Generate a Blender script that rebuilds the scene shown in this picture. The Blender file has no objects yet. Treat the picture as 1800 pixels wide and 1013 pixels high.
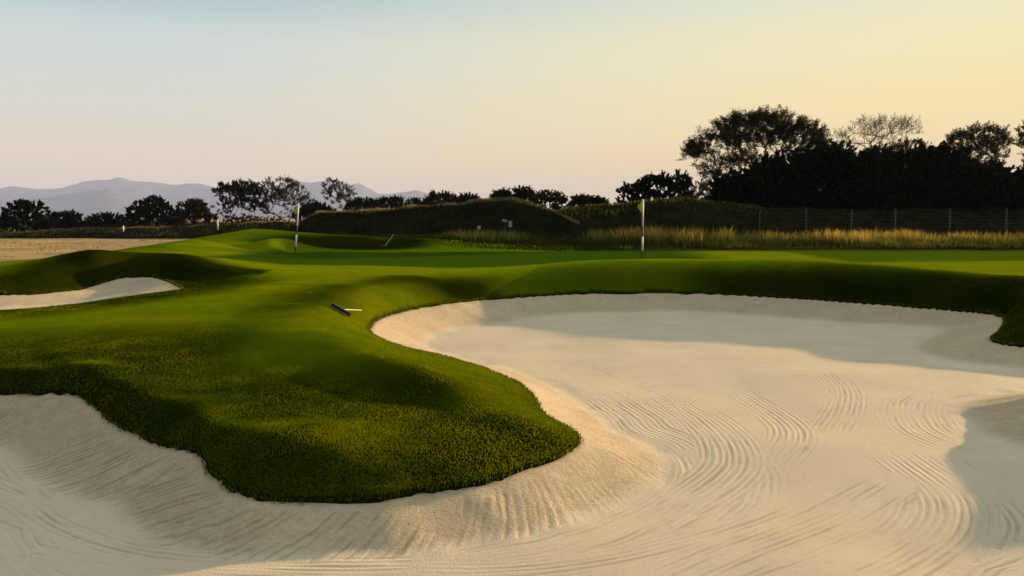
import bpy, math, random
import numpy as np
from mathutils import Vector
from mathutils.kdtree import KDTree

scene = bpy.context.scene
rng = np.random.default_rng(11)
random.seed(5)
R = math.radians

# ---------------------------------------------------------------- camera
F, CX, CY, HOR, CAMZ = 1500.0, 900.0, 506.5, 385.0, 1.4
PITCH = math.atan((CY - HOR) / F)
cam_d = bpy.data.cameras.new("camera")
cam = bpy.data.objects.new("camera", cam_d)
scene.collection.objects.link(cam)
cam.location = (0, 0, CAMZ)
cam.rotation_euler = (R(90) - PITCH, 0, 0)
cam_d.sensor_width = 36.0
cam_d.lens = 36.0 * F / 1800.0
cam_d.clip_start = 0.1
cam_d.clip_end = 120000.0
scene.camera = cam
scene.render.resolution_x, scene.render.resolution_y = 1024, 576

# ---------------------------------------------------------------- exposure
EXPO = 2.0
vs = scene.view_settings
vs.view_transform = 'Standard'
vs.look = 'None'
vs.exposure = EXPO
vs.gamma = 1.0
scene.cycles.use_denoising = True
scene.cycles.max_bounces = 6
scene.cycles.transparent_max_bounces = 8

# ---------------------------------------------------------------- sun and sky
SUN_AZ, SUN_EL = 52.0, 8.0
sdir = Vector((math.sin(R(SUN_AZ)) * math.cos(R(SUN_EL)),
               math.cos(R(SUN_AZ)) * math.cos(R(SUN_EL)), math.sin(R(SUN_EL))))
sun_d = bpy.data.lights.new("sun", 'SUN')
sun_d.energy = 4.0
sun_d.angle = R(0.55)
sun_d.color = (1.0, 0.66, 0.36)
sun = bpy.data.objects.new("sun", sun_d)
scene.collection.objects.link(sun)
sun.rotation_euler = sdir.to_track_quat('Z', 'Y').to_euler()
sun.location = (60, 45, 30)


def lin(c):
    return tuple(((v / 255) / 12.92 if v / 255 <= 0.04045 else ((v / 255 + 0.055) / 1.055) ** 2.4) for v in c)


class NT:
    """small node-tree helper"""
    def __init__(self, tree):
        self.t = tree
        self.n = tree.nodes
        self.n.clear()

    def node(self, typ, **kw):
        nd = self.n.new(typ)
        for k, v in kw.items():
            setattr(nd, k, v)
        return nd

    def link(self, a, b):
        self.t.links.new(a, b)

    def put(self, sock, v):
        if isinstance(v, bpy.types.NodeSocket):
            self.link(v, sock)
        elif v is not None:
            if sock.type == 'RGBA' and len(v) == 3:
                v = tuple(v) + (1,)
            sock.default_value = v

    def math(self, op, a, b=None, c=None, clamp=False):
        nd = self.node('ShaderNodeMath', operation=op, use_clamp=clamp)
        for i, v in enumerate((a, b, c)):
            if v is not None:
                self.put(nd.inputs[i], v)
        return nd.outputs[0]

    def vmath(self, op, a, b=None):
        nd = self.node('ShaderNodeVectorMath', operation=op)
        self.put(nd.inputs[0], a)
        if b is not None:
            self.put(nd.inputs[1], b)
        return nd.outputs['Value'] if op == 'DOT_PRODUCT' else nd.outputs[0]

    def mix(self, f, a, b, blend='MIX'):
        nd = self.node('ShaderNodeMix', data_type='RGBA', blend_type=blend)
        self.put(nd.inputs[0], f)
        self.put(nd.inputs[6], a)
        self.put(nd.inputs[7], b)
        return nd.outputs[2]

    def step(self, v, lo, hi, a=0.0, b=1.0):
        nd = self.node('ShaderNodeMapRange', interpolation_type='SMOOTHSTEP')
        self.put(nd.inputs[0], v)
        for i, x in enumerate((lo, hi, a, b)):
            nd.inputs[1 + i].default_value = x
        return nd.outputs[0]

    def noise(self, vec, scale, detail=4, rough=0.55, dist=0.0):
        nd = self.node('ShaderNodeTexNoise')
        self.put(nd.inputs['Vector'], vec)
        nd.inputs['Scale'].default_value = scale
        nd.inputs['Detail'].default_value = detail
        nd.inputs['Roughness'].default_value = rough
        nd.inputs['Distortion'].default_value = dist
        return nd.outputs[0]

    def ramp(self, f, stops, interp='EASE'):
        nd = self.node('ShaderNodeValToRGB')
        nd.color_ramp.interpolation = interp
        el = nd.color_ramp.elements
        while len(el) < len(stops):
            el.new(0.5)
        for e, (p, c) in zip(el, stops):
            e.position = p
            e.color = tuple(c) + (1,)
        self.put(nd.inputs[0], f)
        return nd.outputs[0]

    def attr(self, name):
        return self.node('ShaderNodeAttribute', attribute_name=name).outputs['Fac']


SKY_STRENGTH = 0.1
world = bpy.data.worlds.new("World")
scene.world = world
world.use_nodes = True
W = NT(world.node_tree)
tc = W.node('ShaderNodeTexCoord')
sep = W.node('ShaderNodeSeparateXYZ')
W.link(tc.outputs['Generated'], sep.inputs[0])
el_ = sep.outputs['Z']
sunh = (math.sin(R(SUN_AZ)), math.cos(R(SUN_AZ)), 0)
toward = W.vmath('DOT_PRODUCT', tc.outputs['Generated'], sunh)
SKY_AWAY = [(0.0, lin((242, 209, 158))), (0.05, lin((231, 207, 167))), (0.115, lin((208, 207, 192))),
            (0.18, lin((195, 206, 203))), (0.26, lin((146, 178, 190))), (0.6, lin((205, 218, 222))),
            (1.0, (1.08, 1.14, 1.12))]
SKY_SUN = [(0.0, lin((255, 202, 86))), (0.05, lin((255, 211, 102))), (0.115, lin((250, 223, 144))),
           (0.18, lin((240, 226, 166))), (0.26, lin((218, 224, 202))), (0.6, lin((225, 230, 225))),
           (1.0, (1.08, 1.14, 1.12))]
away = W.ramp(el_, SKY_AWAY)
near = W.ramp(el_, SKY_SUN)
f_az = W.step(toward, 0.22, 1.0)
vis = W.mix(f_az, away, near)
back = W.ramp(el_, [(0.0, lin((74, 74, 82))), (0.3, lin((70, 80, 94))), (0.7, lin((130, 142, 150))), (1.0, (1.08, 1.14, 1.12))])
sky_col = W.mix(W.step(toward, -0.5, 0.15), back, vis)
scl = W.vmath('SCALE', sky_col)
scl_node = W.n[-1]
scl_node.inputs['Scale'].default_value = 1.16 / (SKY_STRENGTH * 2 ** EXPO)
glow = W.step(W.vmath('DOT_PRODUCT', tc.outputs['Generated'], tuple(sdir)), 0.93, 1.0, 0.0, 1.4)
gl_node = W.node('ShaderNodeVectorMath', operation='SCALE')
W.link(scl_node.outputs[0], gl_node.inputs[0])
W.link(W.math('ADD', glow, 1.0), gl_node.inputs['Scale'])
sky_glow = gl_node.outputs[0]
nish = W.node('ShaderNodeTexSky', sky_type='NISHITA')
nish.sun_disc = False
nish.sun_elevation = R(SUN_EL)
nish.sun_rotation = R(SUN_AZ)
nish.dust_density = 2.0
sky_mix = W.mix(W.step(el_, 0.35, 0.85, 0.0, 0.3), sky_glow, nish.outputs[0])
bg = W.node('ShaderNodeBackground')
bg.inputs['Strength'].default_value = SKY_STRENGTH
W.link(sky_mix, bg.inputs['Color'])
wo = W.node('ShaderNodeOutputWorld')
W.link(bg.outputs[0], wo.inputs[0])


# ---------------------------------------------------------------- helpers
def pix(px, py, z=None, d=None):
    """a point of the place seen at this pixel of the photo, at height z or at distance d"""
    rx, ry = (px - CX) / F, (CY - py) / F
    y = math.cos(PITCH) + ry * math.sin(PITCH)
    zz = -math.sin(PITCH) + ry * math.cos(PITCH)
    t = (z - CAMZ) / zz if z is not None else d / y
    return np.array((rx * t, y * t, CAMZ + zz * t))


def tag(o, label=None, cat=None, group=None, kind=None):
    for k, v in (('label', label), ('category', cat), ('group', group), ('kind', kind)):
        if v:
            o[k] = v
    return o


def new_mesh(name, verts, faces, mat, parent=None, smooth=True, attrs=None):
    """faces: list of (n,k) int arrays or a list of tuples"""
    me = bpy.data.meshes.new(name)
    verts = np.asarray(verts, dtype=np.float32)
    if isinstance(faces, np.ndarray):
        faces = [faces]
    if faces and isinstance(faces[0], np.ndarray):
        loops = np.concatenate([f.ravel() for f in faces])
        tot = np.concatenate([np.full(len(f), f.shape[1], dtype=np.int32) for f in faces])
    else:
        loops = np.array([i for f in faces for i in f], dtype=np.int32)
        tot = np.array([len(f) for f in faces], dtype=np.int32)
    start = np.concatenate(([0], np.cumsum(tot)[:-1])).astype(np.int32)
    me.vertices.add(len(verts))
    me.vertices.foreach_set('co', verts.ravel())
    me.loops.add(len(loops))
    me.loops.foreach_set('vertex_index', loops.astype(np.int32))
    me.polygons.add(len(tot))
    me.polygons.foreach_set('loop_start', start)
    me.polygons.foreach_set('loop_total', tot)
    me.polygons.foreach_set('use_smooth', np.full(len(tot), smooth))
    for k, a in (attrs or {}).items():
        at = me.attributes.new(k, 'FLOAT', 'POINT')
        at.data.foreach_set('value', np.asarray(a, dtype=np.float32))
    me.update(calc_edges=True)
    me.validate()
    if mat:
        me.materials.append(mat)
    o = bpy.data.objects.new(name, me)
    scene.collection.objects.link(o)
    if parent:
        o.parent = parent
    return o


def empty(name, loc, rz=0.0):
    o = bpy.data.objects.new(name, None)
    o.location = loc
    o.rotation_euler = (0, 0, rz)
    o.empty_display_size = 0.3
    scene.collection.objects.link(o)
    return o


def material(name):
    m = bpy.data.materials.new(name)
    m.use_nodes = True
    return m, NT(m.node_tree)


def principled(T, col, rough=0.8, normal=None, spec=0.2):
    p = T.node('ShaderNodeBsdfPrincipled')
    T.put(p.inputs['Base Color'], col)
    T.put(p.inputs['Roughness'], rough)
    p.inputs['Specular IOR Level'].default_value = spec
    if normal is not None:
        T.link(normal, p.inputs['Normal'])
    return p


def out(T, sh, disp=None):
    o = T.node('ShaderNodeOutputMaterial')
    T.link(sh.outputs[0], o.inputs[0])


def bump(T, h, strength=0.5, dist=0.02):
    b = T.node('ShaderNodeBump')
    T.put(b.inputs['Height'], h)
    b.inputs['Strength'].default_value = strength
    b.inputs['Distance'].default_value = dist
    return b.outputs[0]


def plain(name, col, rough=0.7, spec=0.2, var=0.15, scale=6):
    m, T = material(name)
    g = T.node('ShaderNodeNewGeometry')
    n = T.noise(g.outputs['Position'], scale)
    c = T.mix(n, tuple(v * (1 - var) for v in col), tuple(min(1, v * (1 + var)) for v in col))
    out(T, principled(T, c, rough, None, spec))
    return m


def vnoise(x, y, seed=0):
    """cheap smooth value noise in [-1,1] for numpy arrays"""
    r = np.random.default_rng(seed)
    tab = r.uniform(-1, 1, (64, 64))
    xi, yi = np.floor(x).astype(int), np.floor(y).astype(int)
    fx, fy = x - xi, y - yi
    fx, fy = fx * fx * (3 - 2 * fx), fy * fy * (3 - 2 * fy)
    a = tab[xi % 64, yi % 64]
    b = tab[(xi + 1) % 64, yi % 64]
    c = tab[xi % 64, (yi + 1) % 64]
    d = tab[(xi + 1) % 64, (yi + 1) % 64]
    return (a * (1 - fx) + b * fx) * (1 - fy) + (c * (1 - fx) + d * fx) * fy


def sstep(v, a, b):
    t = np.clip((v - a) / (b - a), 0, 1)
    return t * t * (3 - 2 * t)


# ---------------------------------------------------------------- materials
def grass_ground_material():
    m, T = material('mown_grass')
    g = T.node('ShaderNodeNewGeometry')
    pos = g.outputs['Position']
    rough = T.attr('rough')  # rough grass mask, also carrying the painted shade of the banks
    n1 = T.noise(pos, 0.55, 5, 0.6)
    n2 = T.noise(pos, 5.0, 5, 0.65)
    n3 = T.noise(pos, 42.0, 3, 0.7)
    mpg = T.node('ShaderNodeMapping')
    T.link(pos, mpg.inputs[0])
    mpg.inputs['Scale'].default_value = (0.25, 1.0, 1.0)
    mpg.inputs['Rotation'].default_value = (0, 0, 0.25)
    ns = T.noise(mpg.outputs[0], 1.5, 4, 0.6)
    green = T.mix(T.step(T.math('MULTIPLY_ADD', ns, 0.65, T.math('MULTIPLY', n2, 0.35)), 0.32, 0.68), (0.090, 0.155, 0.0015), (0.178, 0.186, 0.0015))
    green = T.mix(T.attr('green'), green, (0.030, 0.066, 0.0022))  # putting green, with tree shade darkened into its colour
    shaded_rgh = T.mix(T.step(n1, 0.38, 0.66), (0.012, 0.020, 0.0008), (0.030, 0.030, 0.0014))  # rough grass, with the shade of the banks darkened into its colour
    shaded_rgh = T.mix(T.step(n2, 0.42, 0.72), shaded_rgh, (0.018, 0.027, 0.0008))
    shaded_rgh = T.mix(T.step(n3, 0.35, 0.75), T.mix(1.0, shaded_rgh, (0.55, 0.6, 0.6), 'MULTIPLY'), shaded_rgh)
    col = T.mix(rough, green, shaded_rgh)
    col = T.mix(T.attr('wild'), col, T.mix(n2, (0.020, 0.022, 0.007), (0.045, 0.040, 0.012)))
    h = T.math('ADD', T.math('MULTIPLY', n3, 0.8), T.math('MULTIPLY', n2, 0.5))
    h2 = T.noise(pos, 160.0, 2, 0.7)
    h = T.math('ADD', h, T.math('MULTIPLY', h2, 0.35))
    hs = T.math('MULTIPLY', h, T.math('ADD', T.math('MULTIPLY', rough, 0.4), 0.6))
    p = principled(T, col, 0.75, bump(T, hs, 0.9, 0.06), 0.0)
    out(T, p)
    return m


def blade_material(name, base, tip, dry, trans=0.45):
    m, T = material(name)
    r = T.attr('rnd')
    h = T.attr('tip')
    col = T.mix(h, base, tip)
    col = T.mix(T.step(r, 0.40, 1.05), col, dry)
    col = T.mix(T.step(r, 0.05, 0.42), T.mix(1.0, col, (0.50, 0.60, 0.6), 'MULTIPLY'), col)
    d = T.node('ShaderNodeBsdfDiffuse')
    T.put(d.inputs[0], col)
    t = T.node('ShaderNodeBsdfTranslucent')
    T.put(t.inputs[0], col)
    mx = T.node('ShaderNodeMixShader')
    mx.inputs[0].default_value = trans
    T.link(d.outputs[0], mx.inputs[1])
    T.link(t.outputs[0], mx.inputs[2])
    out(T, mx)
    return m


def sand_material():
    m, T = material('raked_sand')
    g = T.node('ShaderNodeNewGeometry')
    pos = g.outputs['Position']
    n1 = T.noise(pos, 0.9, 5, 0.6)
    n2 = T.noise(pos, 9.0, 5, 0.65)
    n3 = T.noise(pos, 70.0, 3, 0.7)
    n4 = T.noise(pos, 28.0, 4, 0.7)
    face = T.attr('face')
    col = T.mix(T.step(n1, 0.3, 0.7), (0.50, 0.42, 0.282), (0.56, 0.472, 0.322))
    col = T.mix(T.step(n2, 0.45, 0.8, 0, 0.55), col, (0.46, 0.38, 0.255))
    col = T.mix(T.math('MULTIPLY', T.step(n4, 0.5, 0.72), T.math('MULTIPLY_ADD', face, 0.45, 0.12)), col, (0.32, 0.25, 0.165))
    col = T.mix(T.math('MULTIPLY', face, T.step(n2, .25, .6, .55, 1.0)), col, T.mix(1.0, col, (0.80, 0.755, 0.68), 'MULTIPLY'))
    # grooves left by the rake: phase along the strokes, plus wobble
    wob = T.math('MULTIPLY', T.math('SUBTRACT', n2, 0.5), 0.011)

    low = T.node('ShaderNodeSeparateXYZ')
    T.link(pos, low.inputs[0])

    def groove(phase, mask, pitch):
        ph = T.math('ADD', phase, wob)
        s = T.math('SINE', T.math('MULTIPLY', ph, 2 * math.pi / pitch))
        cmb = T.node('ShaderNodeCombineXYZ')
        T.link(T.math('MULTIPLY', ph, 1.15 / pitch), cmb.inputs[0])
        T.link(T.math('MULTIPLY', low.outputs[0], 0.9), cmb.inputs[1])
        T.link(T.math('MULTIPLY', low.outputs[1], 0.9), cmb.inputs[2])
        n = T.noise(cmb.outputs[0], 1.0, 2, 0.6)
        n = T.math('MULTIPLY', T.math('SUBTRACT', n, 0.5), 3.2)
        return T.math('MULTIPLY', T.math('ADD', T.math('MULTIPLY', s, 0.40), n), mask)
    brk = T.step(T.noise(pos, 1.1, 4), 0.32, 0.60)
    brk2 = T.step(T.noise(pos, 1.3, 4), 0.30, 0.56)
    hA = groove(T.attr('phase_a'), T.math('MULTIPLY', T.attr('mask_a'), brk2), 0.066)
    hB = groove(T.attr('phase_b'), T.math('MULTIPLY', T.attr('mask_b'), brk2), 0.066)
    hC = groove(T.attr('edge_dist'), T.math('MULTIPLY', T.attr('mask_ring'), brk), 0.070)
    hD = groove(T.math('MULTIPLY_ADD', T.attr('edge_dist'), 0.55, T.attr('edge_s')), T.math('MULTIPLY', T.attr('mask_face'), T.math('MULTIPLY', brk, 2.4)), 0.085)
    hh = T.math('ADD', T.math('ADD', hA, hB), T.math('ADD', hC, hD))
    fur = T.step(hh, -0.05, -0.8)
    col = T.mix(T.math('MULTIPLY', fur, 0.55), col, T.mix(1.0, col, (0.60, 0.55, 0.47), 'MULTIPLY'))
    fine = T.math('ADD', T.math('MULTIPLY', n3, 0.7), T.math('MULTIPLY', n4, T.math('MULTIPLY_ADD', face, 0.9, 0.5)))
    h = T.math('ADD', T.math('MULTIPLY', hh, 0.55), fine)
    p = principled(T, col, 0.95, bump(T, h, 0.6, 0.018), 0.05)
    out(T, p)
    return m


def leaf_material(name, c1, c2, trans=0.3):
    return blade_material(name, c1, c1, c2, trans)


M_GRASS = grass_ground_material()
M_SAND = sand_material()
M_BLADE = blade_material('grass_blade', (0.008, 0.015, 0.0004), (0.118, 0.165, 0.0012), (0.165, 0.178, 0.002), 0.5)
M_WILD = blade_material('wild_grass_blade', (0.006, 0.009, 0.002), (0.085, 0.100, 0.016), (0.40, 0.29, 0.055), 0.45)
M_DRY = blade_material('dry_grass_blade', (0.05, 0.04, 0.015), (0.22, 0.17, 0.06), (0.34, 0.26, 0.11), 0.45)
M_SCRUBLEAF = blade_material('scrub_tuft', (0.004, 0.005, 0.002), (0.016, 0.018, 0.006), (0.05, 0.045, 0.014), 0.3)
M_BARK = plain('dark_bark', (0.030, 0.024, 0.018), 0.9, 0.1, 0.3, 9)
M_LEAF = leaf_material('thorn_leaf', (0.020, 0.022, 0.007), (0.060, 0.050, 0.014), 0.5)
M_LEAF_DENSE = leaf_material('dense_leaf', (0.012, 0.015, 0.006), (0.022, 0.026, 0.009), 0.12)
M_LEAF_RUST = leaf_material('rusty_leaf', (0.040, 0.024, 0.009), (0.085, 0.045, 0.014), 0.35)
M_WHITE = plain('white_paint', (0.78, 0.77, 0.74), 0.45, 0.4, 0.04)
M_BLACK = plain('black_paint', (0.012, 0.012, 0.013), 0.5, 0.3, 0.1)
M_YELLOW = plain('yellow_cloth', (0.62, 0.60, 0.03), 0.8, 0.1, 0.08, 14)
M_GREY = plain('weathered_post', (0.07, 0.065, 0.06), 0.85, 0.1, 0.3, 20)
M_INSUL = plain('grey_insulator', (0.13, 0.13, 0.125), 0.6, 0.2, 0.2)
M_BOARD = plain('weathered_board', (0.36, 0.35, 0.33), 0.7, 0.2, 0.15)
M_HANDLE = plain('pale_handle', (0.42, 0.38, 0.28), 0.5, 0.3, 0.05)

# ---------------------------------------------------------------- the golf ground
Y0 = -14.0


def to_uv(x, y):
    return x / (y - Y0), np.log(y - Y0)


# outlines of the sand, traced with the height of the turf lip at each point
LIP_MAIN = [(-900, 640, -.55), (-500, 668, -.56), (-200, 684, -.57), (0, 687, -.57), (60, 688, -.57), (110, 694, -.58), (160, 711, -.60), (200, 738, -.62),
            (250, 765, -.64), (300, 781, -.65), (340, 789, -.66), (356, 805, -.68), (375, 826, -.71), (420, 853, -.74), (480, 871, -.78),
            (560, 876, -.79), (650, 872, -.79), (740, 861, -.785), (830, 845, -.78), (900, 827, -.77), (960, 805, -.76),
            (1000, 788, -.75), (1017, 772, -.75), (1010, 757, -.745), (983, 741, -.73), (955, 725, -.715), (942, 710, -.70),
            (936, 694, -.70), (915, 675, -.70), (880, 656, -.70), (830, 638, -.70), (780, 625, -.70), (720, 611, -.70),
            (680, 599, -.68), (656, 587, -.65), (649, 577, -.62), (660, 563, -.60), (690, 550, -.59), (740, 539, -.57),
            (800, 530, -.56), (860, 524, -.57), (940, 518, -.58), (1020, 515, -.60), (1100, 514, -.60), (1200, 514, -.60),
            (1300, 517, -.61), (1400, 523, -.62), (1500, 530, -.62), (1600, 537, -.64), (1690, 544, -.65), (1740, 550, -.66),
            (1766, 560, -.68), (1760, 577, -.73), (1743, 592, -.75), (1760, 600, -.75), (1800, 605, -.75), (1880, 612, -.75),
            (2000, 622, -.75)]
lip_world = [pix(*p) for p in LIP_MAIN]
lip_world += [np.array(p) for p in [(12.5, 13.0, -.70), (11.0, 11.6, -.66), (9.0, 10.9, -.62), (7.6, 10.75, -.62), (6.55, 10.2, -.64), (6.2, 9.35, -.66),
                                    (6.45, 8.7, -.66), (7.2, 8.3, -.64), (8.6, 8.0, -.6), (11, 7.2, -.6), (12, 2, -.6), (9.0, -4, -.6), (0, -7, -.6), (-9, -5, -.6), (-12, 2, -.58)]]
LIP_LEFT = [(-250, 560, -.32), (-120, 553, -.32), (0, 545, -.32), (70, 540, -.31), (140, 533, -.30), (200, 525, -.28), (260, 517, -.25), (305, 510, -.22), (322, 506.5, -.20),
            (308, 498, -.18), (288, 489.5, -.15), (266, 486.5, -.14), (242, 487.5, -.16), (215, 491, -.20), (170, 501, -.28),
            (120, 510, -.32), (60, 516, -.33), (0, 519, -.33), (-120, 524, -.34), (-250, 530, -.35)]
LIP_FAR = [(512, 436.6, .05), (560, 436.7, .06), (610, 436.7, .06), (660, 436.3, .06), (694, 435.0, .07), (690, 434.2, .08), (640, 434.2, .08),
           (590, 434.2, .08), (545, 434.6, .08), (518, 435.6, .06)]


def spline_closed(P, step):
    P = np.array(P)
    n = len(P)
    res = []
    for i in range(n):
        a, b, c, d = P[i - 1], P[i], P[(i + 1) % n], P[(i + 2) % n]
        k = max(2, int(np.linalg.norm((c - b)[:2]) / step))
        for t in np.arange(k) / k:
            res.append(0.5 * ((2 * b) + (c - a) * t + (2 * a - 5 * b + 4 * c - d) * t * t + (3 * b - a - 3 * c + d) * t ** 3))
    return np.array(res)


BUNK = [spline_closed(lip_world, 0.09), spline_closed([pix(*p) for p in LIP_LEFT], 0.12),
        spline_closed([pix(*p) for p in LIP_FAR], 0.15)]
CLEAN = BUNK[0].copy()
for k, b in enumerate(BUNK):                       # slightly ragged turf edge
    nrm = np.roll(b, -1, 0) - np.roll(b, 1, 0)
    nrm = np.stack([nrm[:, 1], -nrm[:, 0]], 1)
    nrm /= np.linalg.norm(nrm, axis=1)[:, None] + 1e-9
    w = 0.030 * vnoise(b[:, 0] * 3, b[:, 1] * 3, 3) + 0.022 * vnoise(b[:, 0] * 9, b[:, 1] * 9, 4)
    b[:, :2] += nrm * (w * ((1.0, .35, .2)[k] * np.clip(9.5 / np.maximum(b[:, 1], 1), .25, 1)))[:, None]

# heights of the turf, point by point: photo pixel and height
CTRL = [
    # peninsula
    (600, 740, -.53), (600, 700, -.49), (600, 660, -.42), (600, 630, -.33), (600, 604, -.22), (600, 585, -.17), (590, 560, -.16), (575, 540, -.12), (640, 596, -.50), (620, 575, -.42),
    (500, 735, -.50), (500, 700, -.47), (500, 660, -.41), (500, 625, -.32), (500, 600, -.21), (500, 575, -.16), (510, 535, -.13), (500, 515, -.10),
    (400, 800, -.61), (400, 745, -.49), (400, 700, -.46), (400, 660, -.42), (400, 625, -.32), (400, 598, -.24), (400, 560, -.20), (400, 520, -.15),
    (300, 690, -.42), (300, 650, -.37), (300, 600, -.26), (300, 560, -.21), (330, 530, -.17),
    (200, 665, -.37), (200, 640, -.32), (200, 600, -.27), (200, 560, -.24), (200, 535, -.26),
    (90, 668, -.44), (80, 645, -.38), (80, 610, -.33), (80, 575, -.30), (0, 662, -.43), (0, 645, -.40), (0, 615, -.36), (0, 580, -.32),
    (-200, 655, -.43), (-200, 630, -.4), (-200, 590, -.35), (-500, 640, -.43), (-500, 600, -.4),
    (700, 805, -.62), (700, 745, -.56), (700, 715, -.53), (700, 682, -.46), (700, 657, -.37), (700, 628, -.42),
    (780, 800, -.64), (780, 748, -.60), (780, 722, -.57), (780, 697, -.49), (780, 655, -.47),
    (850, 790, -.65), (850, 745, -.60), (850, 712, -.55), (850, 685, -.57), (850, 664, -.62), (880, 722, -.545), (905, 700, -.61), (900, 685, -.64),
    (940, 770, -.665), (930, 745, -.62), (975, 765, -.68),
    # saddle west of the big bunker
    (640, 540, -.35), (620, 520, -.20), (700, 520, -.30), (700, 500, -.12), (640, 500, -.12), (780, 512, -.36), (780, 492, -.14),
    (560, 505, -.09), (560, 485, -.03), (650, 480, -.05), (500, 490, -.05), (430, 500, -.07),
    # green behind the big bunker
    (900, 470, -.10), (900, 458, -.03), (1000, 466, -.05), (1100, 464, -.03), (1200, 464, -.03), (1300, 464, -.02), (1400, 466, -.01), (1500, 472, -.01), (1600, 475, -.01), (1700, 480, -.03), (1800, 488, -.05), (1950, 495, -.06),
    (900, 448, .01), (1000, 448, .02), (1130, 452, .0), (1200, 452, .02), (1300, 453, .02), (1400, 452, .03), (1420, 458, .0), (1500, 455, .04), (1650, 458, .03), (1800, 462, .02), (2000, 468, .0),
    (1780, 560, -.50), (1795, 585, -.66), (1840, 580, -.60), (1850, 545, -.36), (1790, 535, -.36),
    (600, 450, .0), (500, 452, .0), (700, 450, .0), (800, 449, .0), (700, 466, -.02), (600, 468, -.01), (800, 474, -.08), (500, 468, .0),
    # behind the left bunker
    (-150, 508, -.15), (0, 503, -.13), (50, 497, -.10), (90, 490, -.04), (-300, 500, -.08), (430, 500, -.10), (440, 474, .03),
    (200, 452, .22), (100, 464, .06), (0, 474, -.02), (-150, 480, -.08), (250, 450, .28),
    # far mound and its bunker
    (300, 430, .42), (350, 421, .55), (400, 412, .68), (440, 408, .72), (500, 409, .70), (560, 412, .62), (620, 414, .58), (700, 417, .50), (760, 422, .40), (830, 428, .25), (900, 437, .06), (960, 441, .02),
    (400, 432, .25), (450, 428, .32), (440, 440, .10), (500, 440, .06), (480, 422, .50), (500, 430, .25), (505, 418, .58), (530, 418, .50), (570, 416.2, .54), (610, 416.2, .54), (650, 417.5, .50), (690, 423, .36), (720, 428, .25), (760, 436, .08), (700, 437, .06), (600, 441, .03), (820, 440, .02),
    (540, 426, .29), (600, 426, .29), (650, 426, .29), (680, 428, .22),
    (250, 436, .28), (200, 442, .10), (150, 448, -.05), (100, 453, -.2), (60, 457, -.33), (0, 461, -.42), (-100, 466, -.5), (-250, 470, -.55),
    (1000, 444, .04), (1100, 445, .05), (1200, 446, .06), (1300, 446, .06), (1400, 446, .07), (1500, 446, .07), (1600, 446, .07), (1800, 447, .07), (2000, 449, .05),
]
LINES = [   # crests and hollows, followed closely
    [(0, 656, -.40), (90, 660, -.405), (180, 677, -.40), (260, 704, -.42), (340, 734, -.45), (430, 764, -.495), (520, 789, -.54), (600, 804, -.575)],
    [(650, 622, -.26), (700, 640, -.295), (760, 665, -.37), (810, 692, -.455), (835, 715, -.53)],
    [(640, 515, -.17), (700, 505, -.16), (760, 497, -.15), (850, 489, -.145), (950, 483.5, -.13), (1000, 480, -.09), (1080, 475, -.03), (1200, 471.5, .02), (1300, 472, .03), (1400, 476, .03),
     (1500, 484, -.02), (1600, 491, -.07), (1700, 498, -.11), (1800, 509, -.13), (1900, 518, -.15), (2050, 530, -.18)],
    [(0, 487, .02), (60, 478, .10), (120, 466, .22), (170, 460.5, .28), (230, 457.5, .28), (270, 458.5, .26), (300, 460.5, .25), (350, 466, .16), (380, 472, .06), (412, 480, .0)],
    [(322, 506.5, -.20), (350, 506, -.20), (380, 500, -.17), (400, 493, -.13), (412, 487, -.07)],
    [(305, 486, -.13), (330, 489, -.17), (350, 490, -.18), (375, 486, -.11), (395, 483, -.06)],
]
for ln in LINES:
    for p, q in zip(ln[:-1], ln[1:]):
        n = max(1, int(abs(q[0] - p[0]) / 14))
        CTRL += [tuple(np.array(p) + (np.array(q) - np.array(p)) * t) for t in np.arange(n) / n]
cw = [pix(*c) for c in CTRL]
far_pts = [(-32, 40, -.85), (-22, 44, -.9), (-14, 46, -.8), (-8, 47, -.2), (-2, 47, -.1), (4, 46, -.05), (12, 46, .0), (24, 46, .0), (38, 44, .0),
           (-30, 58, -1.2), (-15, 58, -1.2), (0, 60, -1.0), (15, 60, -1.0), (40, 60, -1.0), (-25, 75, -1.4), (0, 75, -1.4), (40, 75, -1.4),
           (-26, 30, -.5), (-22, 22, -.25), (-16, 14, -.35), (-14, 8, -.4), (-14, 0, -.5), (-9, -8, -.4), (0, -9, -.4), (10, -6, -.4), (15, 2, -.3), (12, 7.5, -.3), (9.2, 9.2, -.16), (7.6, 9.4, -.26),
           (13, 9.8, -.35), (15, 15, -.3), (18, 20, -.1), (26, 28, 0)]
cw += [np.array(p, float) for p in far_pts]
for b, st in zip(BUNK, (4, 4, 5)):
    cw += [p for p in b[::st]]
cw = np.array(cw)
cu, cv = to_uv(cw[:, 0], cw[:, 1])
_c2 = 0.006 ** 2


def _kern(du, dv):
    return np.sqrt(du * du + dv * dv + _c2)


_A = _kern(cu[:, None] - cu[None], cv[:, None] - cv[None])
_A += np.eye(len(cu)) * -0.0005
_P = np.stack([np.ones_like(cu), cu, cv], 1)
_L = np.block([[_A, _P], [_P.T, np.zeros((3, 3))]])
_W = np.linalg.solve(_L, np.concatenate([cw[:, 2], np.zeros(3)]))


def turf(x, y):
    u, v = to_uv(np.asarray(x, float), np.asarray(y, float))
    u, v = u.ravel(), v.ravel()
    res = np.empty(len(u))
    for i in range(0, len(u), 20000):
        a = slice(i, i + 20000)
        K = _kern(u[a, None] - cu[None], v[a, None] - cv[None])
        res[a] = K @ _W[:-3] + _W[-3] + _W[-2] * u[a] + _W[-1] * v[a]
    return res


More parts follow.
